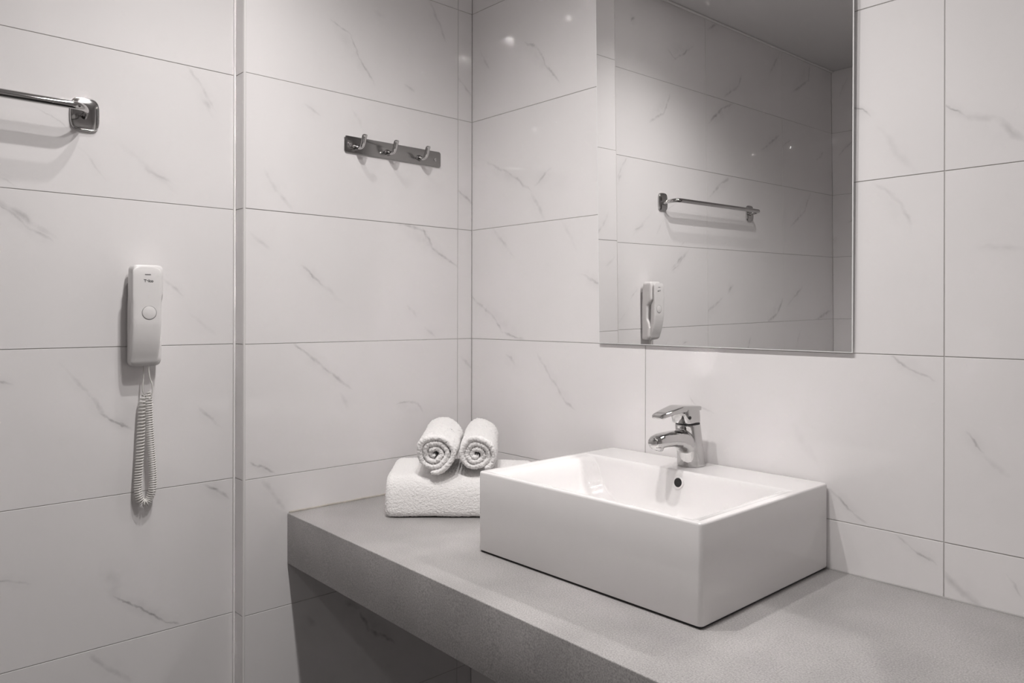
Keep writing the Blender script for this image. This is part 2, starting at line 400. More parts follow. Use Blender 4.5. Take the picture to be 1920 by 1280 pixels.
def tile_wall(wall, origin, ax, nrm, cols, rows, veins=None, sgn=1):
    """ax: world direction of the tile's local x; cols/rows: edges in wall coordinates (cols along the vein axis)"""
    global _cnt
    ax = Vector(ax); nrm = Vector(nrm); zz = Vector((0, 0, 1))
    for c0, c1 in zip(cols[:-1], cols[1:]):
        for r0, r1 in zip(rows[:-1], rows[1:]):
            w, h = abs(c1-c0)-GAP, r1-r0-GAP
            cm, rm = (c0+c1)/2, (r0+r1)/2
            dn = random.uniform(-0.0003, 0.0003)
            pos = Vector(origin) + ax*(cm*sgn) + zz*rm + nrm*dn
            o = bpy.data.objects.new('tile', tile_mesh(w, h)); COL.objects.link(o)
            o.matrix_world = Matrix(((ax.x, 0, nrm.x, pos.x), (ax.y, 0, nrm.y, pos.y), (ax.z, 1, nrm.z, pos.z), (0, 0, 0, 1))) @ \
                Matrix.Rotation(random.uniform(-.0006, .0006), 4, 'Y') @ Matrix.Rotation(random.uniform(-.0006, .0006), 4, 'X')
            mt = generic[_cnt % 6]
            if veins is not None:
                vs = []
                for pts, wd, st in veins:
                    mx = sum(p[0] for p in pts)/len(pts); mz = sum(p[1] for p in pts)/len(pts)
                    if min(c0, c1) <= mx < max(c0, c1) and r0 <= mz < r1:
                        vs.append(([((p[0]-cm)*sgn, p[1]-rm) for p in pts], wd, st))
                if vs: mt = marble('marble_tile_own', vs, _cnt*0.37)
                elif max(c0, c1) > YE-0.01 or wall.name != 'wall_left_outer' : mt = plain_tile if r0 > 0.5 else mt
            o.material_slots[0].link = 'OBJECT'; o.material_slots[0].material = mt
            o.parent = wall; _cnt += 1
plain_tile = marble('marble_tile_plain', [], 3.3)
def struct(name, me, m, **k):
    o = link_obj(name, me, m, **k); o['kind'] = 'structure'; return o

ROWS = [0.3*i for i in range(9)]
B = TH - 0.0012   # grout face sits just below the tile face
wall_back = struct('wall_back', box_mesh('wall_back', -0.20, XR+0.15, 0.0009, 0.15, 0, CEIL), grout)
tile_wall(wall_back, (0, 0, 0), (1, 0, 0), (0, -1, 0), [0.0002, 0.6, 1.2, 1.8, 2.4, XR], ROWS, V_BACK)
wall_hook = struct('wall_left', box_mesh('wall_left', -0.20, -0.0009, YE+0.0012, 0.0, 0, CEIL), grout)
tile_wall(wall_hook, (0, 0, 0), (0, 1, 0), (1, 0, 0), [YE+0.003, -0.0495, -0.0001], ROWS, V_HOOK)
wall_ph = struct('wall_left_outer', box_mesh('wall_left_outer', -0.20, XP-0.0009, YF, YE, 0, CEIL), grout)
tile_wall(wall_ph, (XP, 0, 0), (0, 1, 0), (1, 0, 0), [YF, -1.845, -1.245, YE-0.0060], ROWS, V_PHONE)
wall_front = struct('wall_front', box_mesh('wall_front', -0.20, XR+0.15, YF-0.15, YF-0.0012, 0, CEIL), grout)
tile_wall(wall_front, (0, YF, 0), (-1, 0, 0), (0, 1, 0), [-2.7, -2.1, -1.5, -0.9, -0.3, 0.042], ROWS)
wall_right = struct('wall_right', box_mesh('wall_right', XR+0.0012, XR+0.15, YF, 0.0, 0, CEIL), grout)
tile_wall(wall_right, (XR, 0, 0), (0, -1, 0), (-1, 0, 0), [0.0, 0.6, 1.2, 1.8, 2.33], ROWS)
# the narrow return where the hook wall stands proud of the phone wall
ret = struct('trim_1', box_mesh('trim_1', XP-0.02, -0.0035, YE+0.0002, YE+0.004, 0, CEIL), grout)
for r0 in ROWS[:-1]:
    o = bpy.data.objects.new('tile', tile_mesh(abs(XP)-0.0045, 0.3-GAP)); COL.objects.link(o)
    o.matrix_world = Matrix(((1, 0, 0, (XP-0.0035)/2), (0, 0, -1, YE-0.0012), (0, 1, 0, r0+0.15), (0, 0, 0, 1)))
    o.material_slots[0].link = 'OBJECT'; o.material_slots[0].material = plain_tile; o.parent = ret
# white edge profile on the outer corner and white caulk in the inner corner
_ang = [math.radians(a) for a in range(0, 91, 15)]
prof = [(-0.0035 + 0.0035*math.cos(a), YE + 0.003 - 0.0035*math.sin(a)) for a in _ang] + [(-0.0035, YE+0.003)]
struct('trim_2', loft('trim_2', [[Vector((x, y, 0.001)) for x, y in prof], [Vector((x, y, CEIL)) for x, y in prof]]), trim_white, angle=40)
struct('trim_3', box_mesh('trim_3', XP-0.003, XP+0.0022, YE-0.0060, YE-0.0014, 0.001, CEIL, 0.001, 2), trim_white)
ceiling = struct('ceiling', box_mesh('ceiling', -0.20, XR+0.15, YF-0.15, 0.15, CEIL, CEIL+0.1), ceiling_m)
cv = struct('trim_4', box_mesh('trim_4', XP+0.0005, XP+0.010, YF+.001, YE-.01, CEIL-0.008, CEIL-0.0004, 0.003, 2), trim_white)
floor = struct('floor', box_mesh('floor', -0.20, XR+0.15, YF-0.15, 0.15, -0.1, -0.004), grout)
for ix in range(5):
    for iy in range(4):
        x0, x1 = XP+.001+ix*0.6, min(XP+.001+(ix+1)*0.6, XR); y1, y0 = -iy*0.6, max(-(iy+1)*0.6, YF)
        if x1-x0 < .03: continue
        o = link_obj('tile', box_mesh('floor_tile', max(x0, 0.001 if y1 > YE+.3 else x0)+.001, x1-.001, y0+.001, y1-.001, -0.01, 0.0), floor_m, floor)

def added_door():  # unseen dark door, added to cut the fill on counter and basin fronts
    t = bpy.data.objects.new('added_door_1', None); COL.objects.link(t); t.location = (1.75, YF, 0); t['kind'] = 'structure'
    wood = simple('dark_brown_wood', (0.055, 0.042, 0.034), 0.4, var=0.3, vscale=9)
    link_obj('door_leaf', box_mesh('door_leaf', -0.42, 0.42, 0.002, 0.022, 0.004, 2.06, 0.002), wood, t)
    for nm, x0, x1, z0, z1 in (('door_frame', -0.49, -0.425, 0.003, 2.13), ('door_frame', 0.425, 0.49, 0.003, 2.13), ('door_frame', -0.424, 0.424, 2.065, 2.13)):
        link_obj(nm, box_mesh(nm, x0, x1, 0.001, 0.032, z0, z1, 0.003), wood, t)
    h = link_obj('door_handle', tube('door_handle', catmull([(-.36, .022, 1.02), (-.36, .060, 1.02), (-.35, .068, 1.02), (-.25, .068, 1.02)], 5), .008, 12), chrome, t, smooth=True)
added_door()

# ceiling spots: a ring, a reflector and a glowing lamp each; the lights themselves are set at the top
def downlight(loc, label):
    t = empty('downlight', loc, label, 'ceiling light', 'recessed spots in the bathroom ceiling')
    def lathe(name, prof, m, seg=32):
        rings = [[Vector((r*math.cos(2*math.pi*k/seg), r*math.sin(2*math.pi*k/seg), z)) for k in range(seg)] for r, z in prof]
        return link_obj(name, loft(name, rings, True, False), m, t, smooth=True)
    lathe('ring', [(0.032, -0.0005), (0.042, -0.001), (0.0425, -0.003), (0.040, -0.005), (0.033, -0.005), (0.030, -0.003)], trim_white)
    lathe('reflector', [(0.0088, -0.0034), (0.018, -0.0022), (0.030, -0.0006)], steel_bright)
    lathe('lamp', [(0.0001, -0.0040), (0.0060, -0.0042), (0.0090, -0.0036)], lamp_m)
    return t
lamp_m = bpy.data.materials.new('lamp_glow'); lamp_m.use_nodes = True
_b = lamp_m.node_tree.nodes['Principled BSDF']; _b.inputs['Emission Color'].default_value = (1, .96, .93, 1); _b.inputs['Emission Strength'].default_value = 600.0
SPOT_LABELS = ['first recessed ceiling spot of the row, nearest the hook wall', 'second ceiling spot from the hook wall, above the left half of the basin',
    'third ceiling spot from the hook wall, above the right end of the basin', 'fourth ceiling spot from the hook wall, right of the basin',
    'added fill spot set apart from the row, in the rear half of the room']
for (lx, ly, _e, _r, _c), lab in zip(LAMPS, SPOT_LABELS): downlight((lx, ly, CEIL), lab)

# ------------------------------------------------------------------ counter
CT, CB = 0.811, 0.6955
def counter():
    t = empty('countertop', (0, 0, CT), 'thick grey quartz washstand top running along the back wall under the mirror', 'countertop')
    yl, yr = -0.5462, -0.5462-0.0262*(XR-0.002)
    bm = bmesh.new()
    P = [(0.0006, -0.0006), (XR-0.002, -0.0006), (XR-0.002, yr), (0.0006, yl)]
    lo = [bm.verts.new((x, y, CB-CT)) for x, y in P]; hi = [bm.verts.new((x, y, 0)) for x, y in P]
    bm.faces.new(lo); bm.faces.new(hi[::-1])
    for i in range(4):
        j = (i+1) % 4; bm.faces.new((lo[j], lo[i], hi[i], hi[j]))
    bmesh.ops.recalc_face_normals(bm, faces=bm.faces)
    bmesh.ops.bevel(bm, geom=list(bm.edges), offset=0.0016, segments=3, profile=0.5, affect='EDGES')
    me = bpy.data.meshes.new('slab'); bm.to_mesh(me); bm.free()
    link_obj('slab', me, quartz_m, t, angle=50)
    # sealant beads against both walls
    r = 0.0035
    s = link_obj('sealant', tube('sealant', [(0.0012, yl+0.004+(-0.0012-yl-0.004)*k/24.0, 0.0009+0.0006*math.sin(k*1.7)) for k in range(25)], r*0.8, 8), sealant, t, smooth=True)
    s['label'] = 'uneven beige sealant bead along the left wall'
    link_obj('sealant', tube('sealant', [(0.004+(XR-0.012)*k/40.0, -0.0012, 0.0002+0.0004*math.sin(k*2.3)) for k in range(41)], r*0.5, 8), simple('grey_sealant', (0.36, 0.35, 0.345), 0.6), t, smooth=True)
counter()

# ------------------------------------------------------------------ basin
BX0, BX1, BY0, BY1, BZ0, BZ1 = 0.5105, 1.0105, -0.4030, -0.0030, 0.8145, 0.9655
def basin():
    t = empty('washbasin', ((BX0+BX1)/2, (BY0+BY1)/2, CT), 'rectangular white ceramic vessel washbasin standing on the grey counter', 'washbasin')
    W2, D2 = (BX1-BX0)/2, (BY1-BY0)/2; H = BZ1-CT; z0 = BZ0-CT
    ox = lambda x: x-(BX0+BX1)/2
    oy = lambda y: y-(BY0+BY1)/2
    # --- bowl + rim as a grid of heights, denser where it bends
    tabx = [(0, 0), (.010, .0), (.016, .0010), (.028, .0030), (.036, .0062), (.044, .0125), (.052, .0225), (.062, .0385), (.073, .0535), (.088, .0665), (.108, .0780), (.135, .0880), (.170, .0950), (.21, .0985), (.26, .100)]
    taby = [(0, 0), (.100, 0), (.1035, .0006), (.106, .0025), (.108, .0070), (.111, .020), (.116, .044), (.122, .066), (.131, .083), (.145, .0935), (.165, .0985), (.20, .100), (.5, .100)]   # from the back edge
    tabf = [(0, 0), (.009, 0), (.012, .0008), (.015, .003), (.018, .008), (.024, .021), (.033, .040), (.047, .062), (.066, .080), (.09, .091), (.12, .097), (.16, .100)]  # from the front edge
    R = 0.004
    def edge_drop(dx, dy):
        d = 0
        for e in (dx, dy):
            if e < R: d = max(d, R - math.sqrt(max(0, R*R-(R-e)**2)))
        return d
    def smin(a, b, k):
        h = max(k-abs(a-b), 0)/k; return min(a, b)-h*h*k*0.25
    def grid_line(L, dense):
        s = set()
        for k in range(0, 61): s.add(round(L*k/60, 5))
        for a, b, st in dense:
            x = a
            while x <= b: s.add(round(x, 5)); x += st
        return sorted(x for x in s if 0 <= x <= L)
    Lx, Ly = 2*W2, 2*D2
    xs = grid_line(Lx, [(0, .012, .0008), (.012, .12, .002), (Lx-.12, Lx-.012, .002), (Lx-.012, Lx, .0008)])
    ys = grid_line(Ly, [(0, .012, .0008), (.012, .06, .002), (Ly-.16, Ly-.10, .0009), (Ly-.012, Ly, .0008)])
    CR = 0.007
    v = []; f = []
    for y in ys:
        for x in xs:
            ex = min(x, Lx-x); eyb = Ly-y
            dx_ = smooth_interp(tabx, ex); dy_ = min(smooth_interp(taby, eyb), smooth_interp(tabf, y))
            d = smin(dx_, dy_, 0.004) if min(dx_, dy_) > 0.0005 else min(dx_, dy_)
            d = max(d, 0)
            # slope the floor to the waste
            if d > .09: d += 0.006*max(0, 1-math.hypot(x-Lx/2, y-Ly*0.46)/.14)
            ey = min(y, Ly-y)
            z = H - d - edge_drop(ex, ey)
            # round the vertical corners in plan
            px, py = x, y
            cx = CR if x < CR else (Lx-CR if x > Lx-CR else None); cyy = CR if y < CR else (Ly-CR if y > Ly-CR else None)
            if cx is not None and cyy is not None:
                vx, vy = x-cx, y-cyy; m = max(abs(vx), abs(vy)); l = math.hypot(vx, vy)
                if l > 1e-9: px, py = cx+vx*m/l, cyy+vy*m/l
            v.append((px-W2, py-D2, z))
    nx, ny = len(xs), len(ys)
    for j in range(ny-1):
        for i in range(nx-1):
            a = j*nx+i; f.append((a, a+1, a+nx+1, a+nx))
    # --- outer skin: loop down from the border
    loop = [i for i in range(nx)] + [j*nx+nx-1 for j in range(1, ny)] + [(ny-1)*nx+i for i in range(nx-2, -1, -1)] + [j*nx for j in range(ny-2, 0, -1)]
    n = len(loop); prev = loop
    for z, ins in ((0.10, 0.0), (z0+0.003, 0.0), (z0+0.0008, 0.0008), (z0, 0.003)):
        base = len(v); nxt = []
        for k, idx in enumerate(loop):
            x, y, _ = v[idx]; s = 1-ins/W2; s2 = 1-ins/D2
            v.append((x*s, y*s2, z)); nxt.append(base+k)
        for k in range(n):
            f.append((prev[k], prev[(k+1) % n], nxt[(k+1) % n], nxt[k]))
        prev = nxt
    f.append(tuple(prev))
    me = fix_normals(pydata('body', v, f))
    link_obj('body', me, ceramic, t, angle=50)
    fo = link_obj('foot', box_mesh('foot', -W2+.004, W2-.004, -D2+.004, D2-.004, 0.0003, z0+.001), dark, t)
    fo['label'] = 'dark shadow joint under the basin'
    # --- overflow: white ring round a black disc that stands in for the hole's shade
    oc = Vector((ox(0.7675), oy(-0.1152), 0.9428-CT)); nrm = Vector((0, -0.985, 0.17)).normalized()
    q = Vector((0, 0, 1)).rotation_difference(nrm).to_matrix().to_4x4()
    def on_wall(name, prof, m, seg=36, cap=False):
        rings = [[oc + (q @ Vector((r*math.cos(2*math.pi*k/seg), r*math.sin(2*math.pi*k/seg), z))) for k in range(seg)] for r, z in prof]
        me = loft(name, rings, True, False)
        return link_obj(name, me, m, t, smooth=True)
    on_wall('overflow_ring', [(0.0125, -.004), (0.0125, .0012), (0.0115, .0022), (0.0100, .0022), (0.0088, .0010), (0.0085, -.003)], ceramic)
    o = on_wall('overflow_hole_shade', [(0.0088, .0004), (0.0001, .0003)], dark); o['label'] = 'black disc painted as the shade inside the overflow'
    # --- waste
    wc = Vector((0, Ly*0.46-D2, H-0.1055))
    rings = [[wc+Vector((r*math.cos(2*math.pi*k/32), r*math.sin(2*math.pi*k/32), z)) for k in range(32)] for r, z in ((.033, 0), (.032, .003), (.026, .004), (.024, .001), (.022, .001), (.020, .005), (.0001, .007))]
    link_obj('waste_plug', loft('waste_plug', rings, True, False), chrome, t, smooth=True)
    # --- the maker's small grey print on the back right of the ledge: an emblem and a line of fine characters
    lg = bpy.data.meshes.new('printed_mark'); bm = bmesh.new()
    def quad(x, y, a, b, c=0.0):
        z = H+0.0001
        p = [(x-a/2+c, y-b/2, z), (x+a/2+c, y-b/2, z), (x+a/2, y+b/2, z), (x-a/2, y+b/2, z)]
        bm.faces.new([bm.verts.new(k) for k in p])
    ang = 0.12
    bx, by = ox(0.9645), oy(-0.0272)
    quad(bx, by, .0042, .0032); 
    for k, (wd, ht) in enumerate(((.0020, .0008), (.0006, .0022), (.0022, .0008), (.0007, .0022), (.0018, .0009), (.0022, .0008), (.0007, .0022), (.0021, .0009))):
        quad(bx+.0065+k*.0030, by+.0008+(0.0006 if k % 2 else 0), wd, ht)
    bm.to_mesh(lg); bm.free()
    link_obj('printed_mark', lg, ink_grey, t)['label'] = 'tiny grey printed maker mark'
basin()

# ------------------------------------------------------------------ tap
def tap():
    fx, fy = 0.752, -0.0487
    t = empty('basin_mixer_tap', (fx, fy, BZ1), 'chrome single-lever mixer tap on the back ledge of the white basin', 'tap')
    # leaning body: ellipses, local x = world x, local -y = towards the user
    body = []
    for z, cy, a, b in ((0.0, 0.000, .0268, .0268), (.003, 0.0, .0270, .0270), (.012, -.0015, .0262, .0262), (.035, -.0045, .0250, .0255), (.060, -.0085, .0242, .0250), (.0845, -.0125, .0235, .0250)):
        body.append([Vector((x, cy+y, z)) for x, y in superellipse(a, b, 2.3, 40)])
    bm = bmesh.new()
    m1 = loft('b', body)
    # spout: swept ellipse whose lower side runs into the body
    sp = [(-.000, .036, .021, .030), (-.018, .046, .0212, .0265), (-.034, .0535, .0208, .0205), (-.050, .0580, .0202, .0170), (-.070, .0600, .0192, .0152), (-.090, .0605, .0182, .0145), (-.106, .0602, .0174, .0138), (-.118, .0592, .0158, .0122), (-.1255, .0580, .0120, .0095), (-.1280, .0572, .005, .005)]
    rings = []
    for y, z, a, b in sp: rings.append([Vector((x, y, z+zz)) for x, zz in superellipse(a, b, 2.4, 32)])
    m2 = loft('s', rings)
    # nozzle turned down at the spout's end
    ax = Vector((0, -0.42, -0.91)).normalized(); qn = Vector((0, 0, 1)).rotation_difference(ax).to_matrix()
    nc = Vector((0, -.1085, .0610))
    rings = [[nc + qn @ Vector((r*math.cos(2*math.pi*k/32), r*math.sin(2*math.pi*k/32), z)) for k in range(32)] for r, z in ((.010, 0), (.0138, .001), (.0140, .012))]
    m3 = loft('n', rings)
    for m in (m1, m2, m3): bm.from_mesh(m)
    me = bpy.data.meshes.new('body'); bm.to_mesh(me); bm.free()
    o = link_obj('body', me, chrome, t, smooth=True)
    rm = o.modifiers.new('remesh', 'REMESH'); rm.mode = 'VOXEL'; rm.voxel_size = 0.0011; rm.use_smooth_shade = True
    cs = o.modifiers.new('smooth', 'SMOOTH'); cs.factor = 0.6; cs.iterations = 9
    # aerator
    def lathe_at(name, c, q, prof, m, seg=32):
        rings = [[c + q @ Vector((r*math.cos(2*math.pi*k/seg), r*math.sin(2*math.pi*k/seg), z)) for k in range(seg)] for r, z in prof]
        return link_obj(name, loft(name, rings, True, False), m, t, angle=50)
    lathe_at('aerator', nc, qn, [(.0128, .0100), (.0132, .0112), (.0132, .0165), (.0120, .0178), (.0100, .0178), (.0095, .0160), (.0088, .0160), (.0080, .0175), (.0001, .0175)], steel_bright)['label'] = 'ribbed steel aerator ring'
    # dark seam between body and cap
    seam = [[Vector((x, cy+y, z)) for x, y in superellipse(a, b, 2.3, 40)] for z, cy, a, b in ((.0842, -.0125, .0225, .0240), (.0872, -.0129, .0225, .0240))]
    link_obj('seam', loft('seam', seam), dark, t, smooth=False)
    # cap: rounded block
    cap = []
    for z, cy, a, b in ((.0868, -.0165, .0195, .0230), (.0880, -.0167, .0215, .0250), (.0900, -.0172, .0222, .0262), (.100, -.0190, .0224, .0272), (.110, -.0205, .0222, .0275), (.1150, -.0215, .0212, .0268), (.1170, -.0220, .0185, .0240)):
        cap.append([Vector((x, cy+y, z)) for x, y in superellipse(a, b, 3.6, 48)])
    link_obj('cap', loft('cap', cap), chrome, t, angle=60)
    # lever: flat plate over the cap, breaking downwards at the knee, open slot near the knee
    prof = [(.0080, .1120, .1180, .0185), (.0060, .1105, .1200, .0198), (-.010, .1110, .1212, .0200), (-.032, .1110, .1228, .0198), (-.046, .1100, .1238, .0192), (-.053, .1100, .1232, .0186), (-.076, .1080, .1188, .0168), (-.096, .1052, .1148, .0152), (-.108, .1030, .1120, .0142), (-.1125, .1025, .1103, .0122), (-.1137, .1050, .1080, .009)]
    rings = []
    for y, zb, zt, a in prof:
        zc, hh = (zb+zt)/2, (zt-zb)/2
        rings.append([Vector((x, y, zc+zz)) for x, zz in superellipse(a, hh, 5.0, 36)])
    link_obj('lever', loft('lever', rings), chrome, t, angle=35)
    # marker recess and grub screw hole on the cap
    rings = [[Vector((.0225+z, -.036+r*math.cos(2*math.pi*k/20), .1000+r*math.sin(2*math.pi*k/20))) for k in range(20)] for r, z in ((.0036, -.0020), (.0032, .0002), (.0001, .0002))]
    link_obj('screw_hole', loft('screw_hole', rings, True, False), dark, t)
tap()

# ------------------------------------------------------------------ mirror
def mirror():
    tilt = 0.0106; z0 = 1.2008; Hm = 0.93
    t = empty('wall_mirror', (0.766, -0.0060, z0), 'large frameless rectangular wall mirror hung above the basin', 'mirror')
    n = Vector((0, -math.cos(tilt), -math.sin(tilt))); up = Vector((0, -math.sin(tilt), math.cos(tilt)))
    def quad_box(name, x0b, x1b, x0t, x1t, h0, h1, d0, d1, m, par):
        P = []
        for d in (d0, d1):
            for (x, h) in ((x0b, h0), (x1b, h0), (x1t, h1), (x0t, h1)):
                P.append(Vector((x-0.766, 0, 0)) + up*h + n*d)
        f = [(0, 1, 2, 3), (7, 6, 5, 4), (0, 4, 5, 1), (1, 5, 6, 2), (2, 6, 7, 3), (3, 7, 4, 0)]
        me = fix_normals(pydata(name, P, f)); return link_obj(name, me, m, par)
    k = Hm/0.79
    a0, a1, b0, b1 = 0.4708, 1.0551, 0.4708-0.0052*k, 1.0551+0.0048*k
    e = 0.0015
    quad_box('glass_edge', a0, a1, b0, b1, 0, Hm, -0.0032, -0.0002, glass_edge, t)
    quad_box('glass', a0+e, a1-e, b0+e, b1-e, e, Hm-e, -0.0008, 0.0001, mirror_m, t)['label'] = 'silvered mirror surface'
    quad_box('backing', a0+.03, a1-.03, b0+.03, b1-.03, 0.03, Hm-.03, -0.0052, -0.0033, backing, t)
mirror()

# ------------------------------------------------------------------ hook rack
def hook_rack():
    yc, zc = -0.2562, 1.6800
    t = empty('hook_rack', (0.0, yc, zc), 'brushed steel rail with three coat hooks on the left tiled wall', 'hook rack')
    hl, hh = 0.1452, 0.0205
    # plate with rounded corners
    def rrect(a, b, r, seg=6):
        out = []
        for cx, cy, s in ((a-r, b-r, 0), (-a+r, b-r, 90), (-a+r, -b+r, 180), (a-r, -b+r, 270)):
            for k in range(seg+1):
                an = math.radians(s+90*k/seg); out.append((cx+r*math.cos(an), cy+r*math.sin(an)))
        return out
    rings = []
    for x, ins in ((0.0006, 0.0), (0.0028, 0.0), (0.0036, 0.0008)):
        rings.append([Vector((x, y, z)) for y, z in rrect(hl-ins, hh-ins, 0.006-ins*.5)])
    link_obj('plate', loft('plate', rings), steel, t, angle=40)
    for ys, zs in ((-0.3858, 1.6806), (-0.1290, 1.6782)):
        c = Vector((0.0036, ys-yc, zs-zc))
        rr = [[c+Vector((x, r*math.cos(2*math.pi*k/20), r*math.sin(2*math.pi*k/20))) for k in range(20)] for r, x in ((.0048, 0), (.0046, .0008), (.0036, .0012), (.0030, .0006), (.0001, .0004))]
        link_obj('screw', loft('screw', rr, True, False), steel_bright, t, smooth=True)
    for yh in (-0.3695, -0.2782, -0.1811):
        yy = yh-yc
        path = catmull([(0.0030, yy, -.0050), (0.010, yy+.0002, -.0060), (0.019, yy+.0005, -.0085), (0.0285, yy+.001, -.0065), (0.0345, yy+.001, .0010), (0.0375, yy+.001, .0100), (0.0400, yy+.001, .0165), (0.0435, yy+.001, .0200)], 5)
        n = len(path); rad = []; ov = []
        for i in range(n):
            u = i/(n-1); rad.append(interp([(0, .0105), (.08, .0085), (.22, .0062), (.4, .0060), (.65, .0068), (.85, .0074), (.95, .0070), (1, .0050)], u)); ov.append((1.0, interp([(0, .8), (.3, .75), (.6, .55), (1, .38)], u)))
        link_obj('hook', tube('hook', path, rad, 16, oval=ov, up0=Vector((0, 0, 1))), steel_bright, t, smooth=True)
hook_rack()

# ------------------------------------------------------------------ towel rail
def towel_rail():
    y0, y1, zc, xb = -0.9545, -1.5570, 1.6585, 0.0170
    t = empty('towel_rail', (XP, (y0+y1)/2, zc), 'chrome towel rail with two rounded wall plates above the telephone', 'towel rail')
    ym = (y0+y1)/2
    for yc, sg in ((y0, 1), (y1, -1)):
        a, b = 0.0250, 0.0325
        def outline(s):
            out = []
            for k in range(56):
                an = 2*math.pi*k/56; c, sn = math.cos(an), math.sin(an)
                px = a*s*math.copysign(abs(c)**(2/4.2), c); pz = b*s*math.copysign(abs(sn)**(2/5.0), sn)
                px *= 1.0+0.10*(1-(pz/b)**2)-0.05; out.append((px, pz))
            return out
        rings = [[Vector((x, yc-ym+p, q)) for p, q in outline(s)] for x, s in ((.0005, 1.0), (.0045, 1.0), (.0062, .965), (.0066, .93), (.0060, .90), (.0068, .86), (.0078, .6), (.0082, .3), (.0083, .02))]
        link_obj('wall_plate', loft('wall_plate', rings), steel_bright, t, angle=50)
    X = xb-XP
    pts = catmull([(.006, y0-ym-.002, -.004), (.020, y0-ym-.003, -.002), (.036, y0-ym-.006, .0008), (.049, y0-ym-.014, .002), (.0575, y0-ym-.026, .002), (X, y0-ym-.042, .002)], 6)
    mid = [Vector((X, y0-ym-.042 + (y1-y0+.084)*k/10, .002)) for k in range(1, 10)]
    end = catmull([(X, y1-ym+.042, .002), (.0575, y1-ym+.026, .002), (.049, y1-ym+.014, .002), (.036, y1-ym+.006, .0008), (.020, y1-ym+.003, -.002), (.006, y1-ym+.002, -.004)], 6)
    path = pts+mid+end; n = len(path); ln = [0]
    for a, b in zip(path[:-1], path[1:]): ln.append(ln[-1]+(b-a).length)
    rad = [interp([(0, .0072), (.012, .0056), (.03, .0068), (.06, .0078), (.09, .0080)], min(l, ln[-1]-l)) for l in ln]
    link_obj('bar', tube('bar', path, rad, 20, oval=(0.85, 1.0)), chrome, t, smooth=True)
towel_rail()

